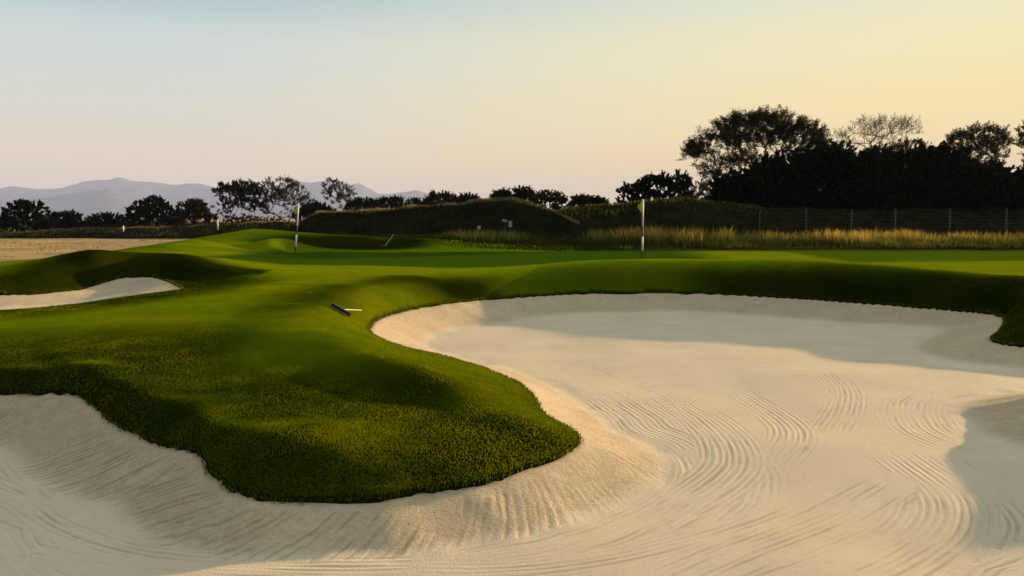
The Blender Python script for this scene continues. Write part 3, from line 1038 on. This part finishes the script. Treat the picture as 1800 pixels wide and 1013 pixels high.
def woody(name, label, cat, d, base_px, blobs, n_tip, leaf, n_leaf, spray, mat, group, base_z=-.6, fork=.25, trunk_r=.16,
          seed=0, shell=.55, up=.35, deep=.8, n_stem=1, twigs=3, crown_name='crown', stem_name='trunk', flat=.35):
    """blobs: crown outline as ellipses (px, py, rx, ry) seen at distance d"""
    rg = np.random.default_rng(seed)
    root_w = pix(base_px, HOR, d=d)
    root_w[2] = base_z
    s = d / F
    o = empty(name, root_w)
    tag(o, label, cat, group)
    tips = []
    area = np.array([b[2] * b[3] for b in blobs], float)
    for b, k in zip(blobs, np.maximum(3, (n_tip * area / area.sum()).astype(int))):
        c = pix(b[0], b[1], d=d) - root_w
        v = rg.normal(0, 1, (k, 3))
        v /= np.linalg.norm(v, axis=1)[:, None]
        v[:, 2] = np.abs(v[:, 2]) * np.where(rg.uniform(0, 1, k) < up, 1, np.sign(v[:, 2]))
        rr = rg.uniform(0, 1, k) ** (1 / 3.0) * (1 - shell) + shell * rg.uniform(.75, 1.0, k)
        rx = b[2] * s
        q = v * rr[:, None] * np.array([rx, rx * deep, b[3] * s]) + c
        tips.append(q)
    tips = np.concatenate(tips)
    tips[:, 2] = np.maximum(tips[:, 2], .12)
    top = tips[:, 2].max()
    # skeleton
    nodes, par = [], []
    for st in range(n_stem):
        b0 = np.array([rg.uniform(-1, 1) * .25 * (n_stem > 1) * trunk_r * 8, rg.uniform(-1, 1) * trunk_r * 2 * (n_stem > 1), 0.0])
        dirx = rg.normal(0, .18, 2) * (1 + (n_stem > 1))
        p = -1
        steps = max(2, int(fork * top / .35))
        for i in range(steps + 1):
            t = i / steps
            nodes.append(b0 + np.array([dirx[0] * t * fork * top, dirx[1] * t * fork * top, -.25 + t * (fork * top + .25)]))
            par.append(p)
            p = len(nodes) - 1
    start = len(nodes)
    fk = nodes[start - 1]
    order = np.argsort(np.linalg.norm(tips - fk, axis=1))
    tip_node = []
    stepl = max(.3, top * .07)
    for ti in order:
        t = tips[ti]
        Nn = np.array(nodes)
        cost = np.linalg.norm(Nn - t, axis=1) + .8 * np.maximum(Nn[:, 2] - t[2] + .1, 0)
        cost[:1] += 2
        j = int(np.argmin(cost))
        a = Nn[j]
        n = max(1, int(np.linalg.norm(t - a) / stepl))
        off = rg.normal(0, .09, 3) * np.linalg.norm(t - a)
        off[2] = abs(off[2]) * .6
        p = j
        for i in range(1, n + 1):
            w = i / n
            nodes.append(a + (t - a) * w + off * math.sin(math.pi * w) * (w < 1))
            par.append(p)
            p = len(nodes) - 1
        tip_node.append(p)
    Nn, par = np.array(nodes), np.array(par)
    load = np.zeros(len(Nn))
    load[tip_node] += 1
    for i in range(len(Nn) - 1, -1, -1):
        if par[i] >= 0:
            load[par[i]] += load[i]
    rad = trunk_r * np.minimum(1, np.maximum(load, 1) / load.max()) ** .55
    rad = np.clip(rad, .008, trunk_r)
    e = np.nonzero(par >= 0)[0]
    A, B, ra, rb = Nn[par[e]], Nn[e], rad[par[e]], rad[e]
    ra = np.minimum(ra, rb * 1.6)
    first = par[e] < n_stem * 3
    tn = np.array(tip_node)
    dirs = Nn[tn] - Nn[par[tn]]
    cen = tips.mean(0) * np.array([1, 1, .55])
    outw = Nn[tn] - cen
    outw /= np.linalg.norm(outw, axis=1)[:, None] + 1e-9
    dirs /= np.linalg.norm(dirs, axis=1)[:, None] + 1e-9
    dirs = dirs * .5 + outw * .7 + np.array([0, 0, .15])
    dirs /= np.linalg.norm(dirs, axis=1)[:, None]
    # fans of twigs at every tip
    ta, tb, tr = [], [], []
    for k in range(twigs):
        dv = dirs + rg.normal(0, .42, dirs.shape)
        dv /= np.linalg.norm(dv, axis=1)[:, None]
        ta.append(Nn[tn])
        tb.append(Nn[tn] + dv * (spray * rg.uniform(.6, 1.15, len(tn)))[:, None])
        tr.append(np.full(len(tn), .007))
    TA, TB = (np.concatenate(ta), np.concatenate(tb)) if twigs else (Nn[tn], Nn[tn] + dirs * spray)
    if twigs:
        A2, B2 = np.concatenate([A, TA]), np.concatenate([B, TB])
        ra2, rb2 = np.concatenate([ra, np.concatenate(tr)]), np.concatenate([rb, np.concatenate(tr) * .6])
    else:
        A2, B2, ra2, rb2 = A, B, ra, rb
    V, f = tubes(A2, B2, ra2, rb2)
    new_mesh(stem_name, V, f, M_BARK, o)
    # leaf clumps along the twigs
    if n_leaf:
        k = rg.integers(0, len(TA), n_leaf)
        t = rg.uniform(.1, 1.08, n_leaf)[:, None]
        p = TA[k] + (TB[k] - TA[k]) * t + rg.normal(0, spray * .09, (n_leaf, 3))
        ax = (TB[k] - TA[k])
        ax = ax / (np.linalg.norm(ax, axis=1)[:, None] + 1e-9) + rg.normal(0, .55, (n_leaf, 3))
        ax /= np.linalg.norm(ax, axis=1)[:, None]
        sd = np.cross(ax, rg.normal(0, 1, (n_leaf, 3)))
        sd /= np.linalg.norm(sd, axis=1)[:, None] + 1e-9
        ln = (leaf * rg.uniform(.6, 1.3, n_leaf))[:, None]
        V = np.stack([p - ax * ln * .5, p + sd * ln * flat * .5, p + ax * ln * .5, p - sd * ln * flat * .5], 1).reshape(-1, 3)
        V[:, 2] = np.maximum(V[:, 2], .0)
        f = np.arange(n_leaf * 4).reshape(-1, 4)
        new_mesh(crown_name, V, f, mat, o, smooth=False, attrs={'rnd': np.repeat(rg.uniform(0, 1, n_leaf), 4), 'tip': np.full(n_leaf * 4, .5)})
    return o


G_BIG = 'trees along the right skyline'
woody('acacia_tree', 'tall acacia with a wide feathery umbrella crown standing left of the other right hand trees', 'tree', 75, 1318,
      [(1330, 252, 62, 54), (1272, 262, 60, 30), (1236, 276, 34, 24), (1222, 268, 20, 16), (1395, 254, 60, 34), (1410, 240, 40, 22), (1300, 232, 45, 26), (1360, 228, 55, 28), (1425, 268, 28, 22), (1262, 318, 26, 20), (1320, 300, 60, 24)],
      640, .16, 95000, .85, M_LEAF, G_BIG, fork=.30, trunk_r=.17, seed=3, shell=.62, up=.55, n_stem=2, flat=.28)
woody('bare_tree', 'nearly bare thin branched tree rising between the acacia and the round thorn tree', 'tree', 80, 1555,
      [(1550, 255, 46, 40), (1520, 238, 30, 30), (1590, 240, 32, 30), (1560, 228, 40, 22)],
      230, .12, 4000, .75, M_LEAF, G_BIG, fork=.42, trunk_r=.11, seed=8, shell=.6, up=.7, twigs=4)
woody('rusty_tree', 'low rusty leaved tree in front of the nearly bare tree', 'tree', 76, 1560,
      [(1565, 285, 48, 30), (1600, 272, 34, 26), (1530, 290, 26, 22)],
      200, .17, 13000, .5, M_LEAF_RUST, G_BIG, fork=.35, trunk_r=.14, seed=9, shell=.5, twigs=3)
woody('thorn_tree', 'round thorn tree with airy golden crown near the right edge', 'tree', 72, 1718,
      [(1718, 262, 56, 42), (1722, 280, 46, 34), (1690, 255, 28, 24), (1745, 250, 30, 26)],
      420, .13, 24000, .5, M_LEAF, G_BIG, fork=.38, trunk_r=.12, seed=12, shell=.55, up=.5, n_stem=2, twigs=4)
woody('thorn_tree', 'thorn tree cut off by the right edge of the view', 'tree', 70, 1835,
      [(1832, 262, 44, 44), (1815, 240, 26, 26), (1850, 290, 50, 34)],
      300, .14, 18000, .5, M_LEAF, G_BIG, fork=.35, trunk_r=.12, seed=14, shell=.5, up=.5)
woody('sapling', 'spindly sapling with curling twigs right beside the acacia crown', 'tree', 78, 1472,
      [(1472, 255, 22, 26), (1490, 262, 16, 16)], 60, .13, 900, .5, M_LEAF, G_BIG, fork=.5, trunk_r=.06, seed=15, shell=.6, up=.6)

G_UND = 'dark bushes under the right hand trees'
und = [(1300, 48, 310, 54, 'dark bush at the foot of the acacia trunk, leftmost of the thicket', 69),
       (1368, 62, 275, 60, 'broad black bush filling the space below the acacia crown', 71),
       (1448, 64, 258, 60, 'black bush to the right of the acacia below the spindly sapling', 70),
       (1520, 60, 266, 56, 'dark bush below the left side of the rusty tree', 68),
       (1600, 62, 266, 60, 'dark bush below the right side of the rusty tree', 69),
       (1660, 52, 258, 50, 'tall dark bush just left of the round thorn tree', 71),
       (1722, 56, 294, 46, 'dark bush spread under the round thorn tree', 67),
       (1790, 60, 300, 56, 'dark bush at the right edge below the cut off thorn tree', 68),
       (1870, 60, 300, 60, 'dark bush beyond the cut off thorn tree', 70)]
for i, (px, w, ty, rise, lab, d) in enumerate(und):
    h = 400 - ty
    woody('bush', lab, 'bush', d, px, [(px, ty + h * .55, w, h * .55), (px - w * .4, ty + h * .4, w * .5, h * .33), (px + w * .38, ty + h * .38, w * .5, h * .35), (px, ty + h * .82, w * 1.35, h * .4), (px - w * .3, ty + h * .7, w * .9, h * .34)],
          420, .34, 24000, .85, M_LEAF_DENSE, G_UND, fork=.1, trunk_r=.1, seed=30 + i, shell=.35, n_stem=3, twigs=2, crown_name='foliage', stem_name='stems', flat=.6)

G_MID = 'bushes on the middle skyline'
mid = [(640, 34, 350, 90, 'low dark bush at the left end of the middle bank'), (688, 34, 347, 92, 'flat topped bush second along the middle bank from the left'),
       (738, 30, 350, 95, 'low bush on the skyline between flat topped bush and spiky bush'),
       (772, 30, 337, 88, 'spiky bush with upright twigs above the left half of the middle bank'), (818, 34, 340, 90, 'wide bush right of the spiky bush on the middle bank'),
       (882, 22, 334, 84, 'bush with a small round knob behind the top of the middle bank'), (918, 26, 329, 85, 'tallest bush behind the top of the middle bank'),
       (966, 38, 338, 80, 'smooth round brown bush on the right shoulder of the middle bank'), (1020, 22, 343, 88, 'small knobbly bush left of the right hand flag'),
       (1050, 22, 347, 86, 'low flat bush between the knobbly bush and the tall dark bush')]
for i, (px, w, ty, d, lab) in enumerate(mid):
    h = 392 - ty
    woody('bush', lab, 'bush', d, px, [(px, ty + h * .55, w, h * .52), (px - w * .35, ty + h * .35, w * .45, h * .3), (px + w * .4, ty + h * .36, w * .42, h * .3)],
          170, .19, 8500, .45, M_LEAF_DENSE if i not in (3, 7) else M_LEAF, G_MID, fork=.12, trunk_r=.07, seed=50 + i, shell=.4, n_stem=3, twigs=3, crown_name='foliage', stem_name='stems', flat=.5)
woody('bush', 'tall dark bush rising behind the right hand flag', 'bush', 84, 1160,
      [(1160, 345, 60, 34), (1185, 324, 30, 20), (1122, 346, 40, 22), (1150, 330, 34, 20), (1165, 366, 84, 24)],
      380, .26, 22000, .5, M_LEAF_DENSE, G_MID, fork=.1, trunk_r=.09, seed=70, shell=.4, n_stem=3, twigs=3, crown_name='foliage', stem_name='stems', flat=.55)
woody('bush', 'thin see through bush between tall dark bush and acacia', 'bush', 86, 1232,
      [(1222, 335, 26, 16), (1245, 340, 24, 18), (1228, 358, 34, 20)],
      140, .2, 4500, .5, M_LEAF, G_MID, fork=.15, trunk_r=.07, seed=71, shell=.5, n_stem=2, twigs=3, crown_name='foliage', stem_name='stems', flat=.45)

G_LEFT = 'small trees left of the middle'
woody('small_tree', 'dense broad small tree left of the left flag', 'tree', 104, 428,
      [(420, 345, 38, 24), (400, 340, 24, 18), (445, 350, 28, 26), (425, 368, 48, 20), (428, 332, 22, 14)],
      300, .22, 22000, .5, M_LEAF, G_LEFT, fork=.2, trunk_r=.09, seed=80, shell=.45, n_stem=2)
woody('small_tree', 'airy domed small tree right behind the left flag', 'tree', 106, 497,
      [(492, 332, 36, 20), (515, 342, 30, 18), (472, 340, 26, 20), (500, 362, 46, 24), (535, 362, 24, 16)],
      320, .17, 16000, .5, M_LEAF, G_LEFT, fork=.22, trunk_r=.09, seed=81, shell=.55, up=.5, n_stem=2, twigs=4)
woody('small_tree', 'wind leaned little tree standing alone between the two flags', 'tree', 103, 602,
      [(584, 330, 18, 14), (598, 338, 22, 15), (610, 345, 14, 12), (578, 344, 12, 8), (602, 356, 18, 14)],
      160, .19, 5000, .45, M_LEAF, G_LEFT, fork=.25, trunk_r=.07, seed=82, shell=.5, up=.4)

G_FAR = 'dark bushes at the left edge of the course'
lft = [(36, [(42, 378, 40, 22), (28, 372, 26, 16), (58, 372, 22, 18), (40, 398, 62, 22), (-20, 398, 50, 22)], 'tall dark bush with two lobes at the far left', 101, 8000),
       (118, [(112, 388, 28, 12), (126, 384, 14, 9), (110, 402, 44, 14)], 'low dark bush with a small peak right of the two lobed bush', 104, 3200),
       (182, [(180, 391, 30, 11), (195, 387, 24, 9), (180, 402, 44, 13)], 'low yellowish topped bush left of the broad dark bush', 106, 3000),
       (262, [(264, 372, 38, 20), (272, 362, 22, 14), (250, 378, 28, 16), (262, 390, 48, 16)], 'broad dark bush below the mountains', 104, 5200),
       (338, [(335, 374, 32, 16), (345, 366, 20, 12), (340, 388, 46, 16)], 'brownish topped bush right of the broad dark bush', 105, 4200),
       (560, [(556, 374, 26, 14), (570, 378, 22, 12), (540, 380, 24, 14)], 'low dark bush at the foot of the domed small tree', 102, 2600)]
for i, (px, bl, lab, d, nl) in enumerate(lft):
    woody('bush', lab, 'bush', d, px, bl, 260, .26, int(nl * 3), .5, M_LEAF_DENSE if i != 4 else M_LEAF, G_FAR, fork=.1, trunk_r=.08, seed=90 + i, shell=.4, n_stem=3, twigs=3,
          crown_name='foliage', stem_name='stems', flat=.55)

# far scrub closing the horizon
N = 30000
xx = rng.uniform(-95, 95, N)
yy = rng.uniform(128, 150, N)
tp = 1.15 + .55 * vnoise(xx * .22, xx * 0, 101) + .35 * vnoise(xx * .7, xx * 0 + 3, 102)
zz = -.7 + rng.uniform(0, 1, N) ** .8 * (tp + .7)
ax = rng.normal(0, 1, (N, 3)); ax /= np.linalg.norm(ax, axis=1)[:, None]
sd_ = np.cross(ax, rng.normal(0, 1, (N, 3))); sd_ /= np.linalg.norm(sd_, axis=1)[:, None]
p = np.stack([xx, yy, zz], 1)
V = np.stack([p - ax * .25, p + sd_ * .15, p + ax * .25, p - sd_ * .15], 1).reshape(-1, 3)
tag(new_mesh('far_scrub', V, np.arange(4 * N).reshape(-1, 4), M_LEAF_DENSE, smooth=False, attrs={'rnd': np.repeat(rng.uniform(0, 1, N), 4), 'tip': np.full(4 * N, .5)}),
    'belt of low dark scrub along the horizon', 'scrub', kind='stuff')


# ---------------------------------------------------------------- flags, rakes, posts
def lathe(prof, sides=12):
    """prof: list of (radius, z)"""
    V, f = [], []
    for r, z in prof:
        for k in range(sides):
            a = 2 * math.pi * k / sides
            V.append((r * math.cos(a), r * math.sin(a), z))
    for i in range(len(prof) - 1):
        for k in range(sides):
            f.append((i * sides + k, i * sides + (k + 1) % sides, (i + 1) * sides + (k + 1) % sides, (i + 1) * sides + k))
    f.append(tuple(range(sides))[::-1])
    f.append(tuple((len(prof) - 1) * sides + k for k in range(sides)))
    return V, f


def boxes(lst):
    V, f = [], []
    for (x0, x1, y0, y1, z0, z1) in lst:
        b = len(V)
        V += [(x0, y0, z0), (x1, y0, z0), (x1, y1, z0), (x0, y1, z0), (x0, y0, z1), (x1, y0, z1), (x1, y1, z1), (x0, y1, z1)]
        f += [tuple(b + i for i in q) for q in ((3, 2, 1, 0), (4, 5, 6, 7), (0, 1, 5, 4), (1, 2, 6, 5), (2, 3, 7, 6), (3, 0, 4, 7))]
    return V, f


def flagstick(px, py, height, lean, label, side):
    gxy = None
    z = 0.0
    for _ in range(12):
        p = pix(px, py, z)
        z = float(lookup(gz, np.array([p[0]]), np.array([p[1]]))[0])
    o = empty('golf_flag', (p[0], p[1], z - .012))
    o.rotation_euler = (0, -lean, 0)
    tag(o, label, 'golf flag', 'flagsticks on the green')
    r = .024
    new_mesh('pole', *lathe([(r * .8, -.10), (r * .8, .22), (r, .23), (r, height - .01), (r * .5, height)]), M_BLACK, o)
    new_mesh('white_band', *lathe([(r + .002, .30), (r + .007, .305), (r + .007, .80), (r + .002, .805)]), M_WHITE, o)
    new_mesh('white_band', *lathe([(r + .002, 1.18), (r + .007, 1.185), (r + .007, height - .02), (r + .002, height - .015)]), M_WHITE, o)
    new_mesh('cup', *lathe([(.054, -.11), (.054, .004), (.060, .006), (.060, -.11)]), M_WHITE, o)
    # limp folded cloth
    nu, nv = 15, 17
    V = []
    for j in range(nv):
        t = j / (nv - 1)
        wdt = (.17 * (1 - .25 * t) if t > .15 else .10 + .5 * t * .3) * (0.55 + .6 * math.sin(math.pi * min(1, t * 1.15 + .1)))
        for i in range(nu):
            q = i / (nu - 1)
            x = side * (.02 + q * wdt)
            y = .045 * math.sin(q * 11 + t * 1.4) * (q ** .6)
            V.append((x, y, height - .06 - t * .40 - q * (.10 - .05 * t) * (1 - t * .3)))
    f = [(j * nu + i, j * nu + i + 1, (j + 1) * nu + i + 1, (j + 1) * nu + i) for j in range(nv - 1) for i in range(nu - 1)]
    fl = new_mesh('flag', V, f, M_YELLOW, o)
    sm = fl.modifiers.new('thickness', 'SOLIDIFY')
    sm.thickness = .004
    return o


flagstick(1129, 455, 2.14, 0.0, 'upright flagstick with limp yellow flag on the right of the green', -1)
flagstick(519, 446, 2.12, -0.085, 'leaning flagstick with limp yellow flag at the left back of the green', -1)


def ground_hit(px, py):
    z = 0.0
    for _ in range(30):
        p = pix(px, py, z)
        z = .6 * z + .4 * float(lookup(gz, np.array([p[0]]), np.array([p[1]]))[0])
    p[2] = z
    return p


def place_rake(px, py, rot, label, length=1.45, pitch=0.0):
    p = ground_hit(px, py)
    e = .4
    hx = float(lookup(gz, np.array([p[0] + e * math.cos(rot)]), np.array([p[1] + e * math.sin(rot)]))[0])
    hy = float(lookup(gz, np.array([p[0] - 1.2 * math.sin(rot)]), np.array([p[1] + 1.2 * math.cos(rot)]))[0])
    o = empty('bunker_rake', (p[0], p[1], p[2] + .02))
    tag(o, label, 'rake', 'bunker rakes')
    X = Vector((e * math.cos(rot), e * math.sin(rot), hx - p[2])).normalized()
    Yv = Vector((-1.2 * math.sin(rot), 1.2 * math.cos(rot), hy - p[2] + pitch)).normalized()
    Zv = X.cross(Yv).normalized()
    Yv = Zv.cross(X)
    from mathutils import Matrix
    o.rotation_euler = Matrix((X, Yv, Zv)).transposed().to_euler()
    V, f = boxes([(-.24, .24, -.02, .025, .02, .065)])
    new_mesh('head', V, f, M_BLACK, o, smooth=False)
    V, f = boxes([(-.235 + k * .033, -.223 + k * .033, -.010, .010, -.03, .022) for k in range(15)])
    new_mesh('teeth', V, f, M_BLACK, o, smooth=False)
    A = np.array([(0.06, .0, .05), (0.06, .08, .065)])
    B = np.array([(0.06, .08, .065), (0.06, length, .09)])
    V, f = tubes(A, B, np.array([.014, .013]), np.array([.013, .011]), 8)
    new_mesh('handle', V, f, M_HANDLE, o)
    return o


place_rake(598, 549, R(-30), 'black headed rake with pale handle lying on the grass left of the big bunker', .55)
place_rake(676, 434, R(-35), 'pale handled rake leaning at the end of the far bunker below the mound', .8, .7)

# marker posts and boards
def marker(px, py0, py1, d, label, w=.05):
    p = pix(px, py0, d=d)
    h = (py0 - py1) * d / F
    o = empty('marker_post', (p[0], p[1], p[2]))
    tag(o, label, 'marker post', 'white marker posts')
    new_mesh('post', *boxes([(-w, w, -w, w, -.35, h - .05)]), M_WHITE, o, smooth=False)
    new_mesh('cap', *lathe([(w * 1.3, h - .05), (w * 1.3, h - .03), (w * .4, h)], 8), M_WHITE, o)


marker(383, 399, 386, 90, 'white marker post in dry grass below the dense small tree')
marker(217, 403, 397, 90, 'short white marker post below the broad dark bush')


def board(px, py, w, h, d, label, tilt=0.0):
    p = pix(px, py, d=d)
    o = empty('notice_board', (p[0], p[1], p[2]))
    tag(o, label, 'sign', 'small white boards in the rough')
    s = d / F
    W2, H2 = w * s / 2, h * s / 2
    b = new_mesh('board', *boxes([(-W2, W2, -.02, .02, -H2, H2)]), M_BOARD, o, smooth=False)
    b.rotation_euler = (0, tilt, 0)
    new_mesh('post', *boxes([(-.03, .03, .022, .07, -1.6, H2 - .03)]), M_GREY, o, smooth=False)


board(897, 394, 6, 11, 47.5, 'upright white board on a dark post in front of the middle bank')
board(887, 388, 9, 4, 48.5, 'small wide white board just left of the upright board', .25)
board(842, 400, 6, 6, 47.0, 'faint square board left of the other two in the tall grass')

# wire fence before the right hand thicket
fo = empty('wire_fence', pix(1560, HOR, d=50) * np.array([1, 1, 0]) + np.array([0, 0, -.1]))
tag(fo, 'thin wire fence with pale dotted insulators in front of the black thicket', 'fence')
fx = [(1335, 50), (1417, 50), (1496, 50), (1573, 50), (1669, 50), (1768, 50), (1870, 50)]
ends = []
for px, d in fx:
    p = pix(px, 402, d=d) - np.array(fo.location)
    h = 34 * d / F
    V, f = boxes([(-.03, .03, -.03, .03, -.75, h + rng.uniform(-.06, .1))])
    po = new_mesh('post', V, f, M_GREY, fo, smooth=False)
    po.location = p
    po.rotation_euler = (0, rng.uniform(-.02, .02), 0)
    for k in range(6):
        v, g = lathe([(.012, -.028), (.034, -.018), (.034, .018), (.012, .028)], 8)
        io = new_mesh('insulator', v, g, M_INSUL, po)
        io.location = (0, -.06, .12 + k * (h - .16) / 5)
    ends.append([p + np.array((0, -.06, .12 + k * (h - .16) / 5)) for k in range(6)])
A = np.array([ends[i][k] for i in range(len(ends) - 1) for k in range(6)])
B = np.array([ends[i + 1][k] for i in range(len(ends) - 1) for k in range(6)])
V, f = tubes(A, B, np.full(len(A), .002), np.full(len(A), .002), 4)
new_mesh('wires', V, f, M_GREY, fo)

# ---------------------------------------------------------------- haze
HAZE = 6.8e-5
if HAZE:
    m = bpy.data.materials.new('haze')
    m.use_nodes = True
    T = NT(m.node_tree)
    v = T.node('ShaderNodeVolumePrincipled')
    v.inputs['Color'].default_value = (0.48, 0.60, 0.94, 1)
    v.inputs['Density'].default_value = HAZE
    o_ = T.node('ShaderNodeOutputMaterial')
    T.link(v.outputs[0], o_.inputs['Volume'])
    V, f = boxes([(-16000, 16000, -900, 19500, -50, 820)])
    tag(new_mesh('haze', V, f, m, smooth=False), 'thin bluish evening haze', 'haze', kind='stuff')
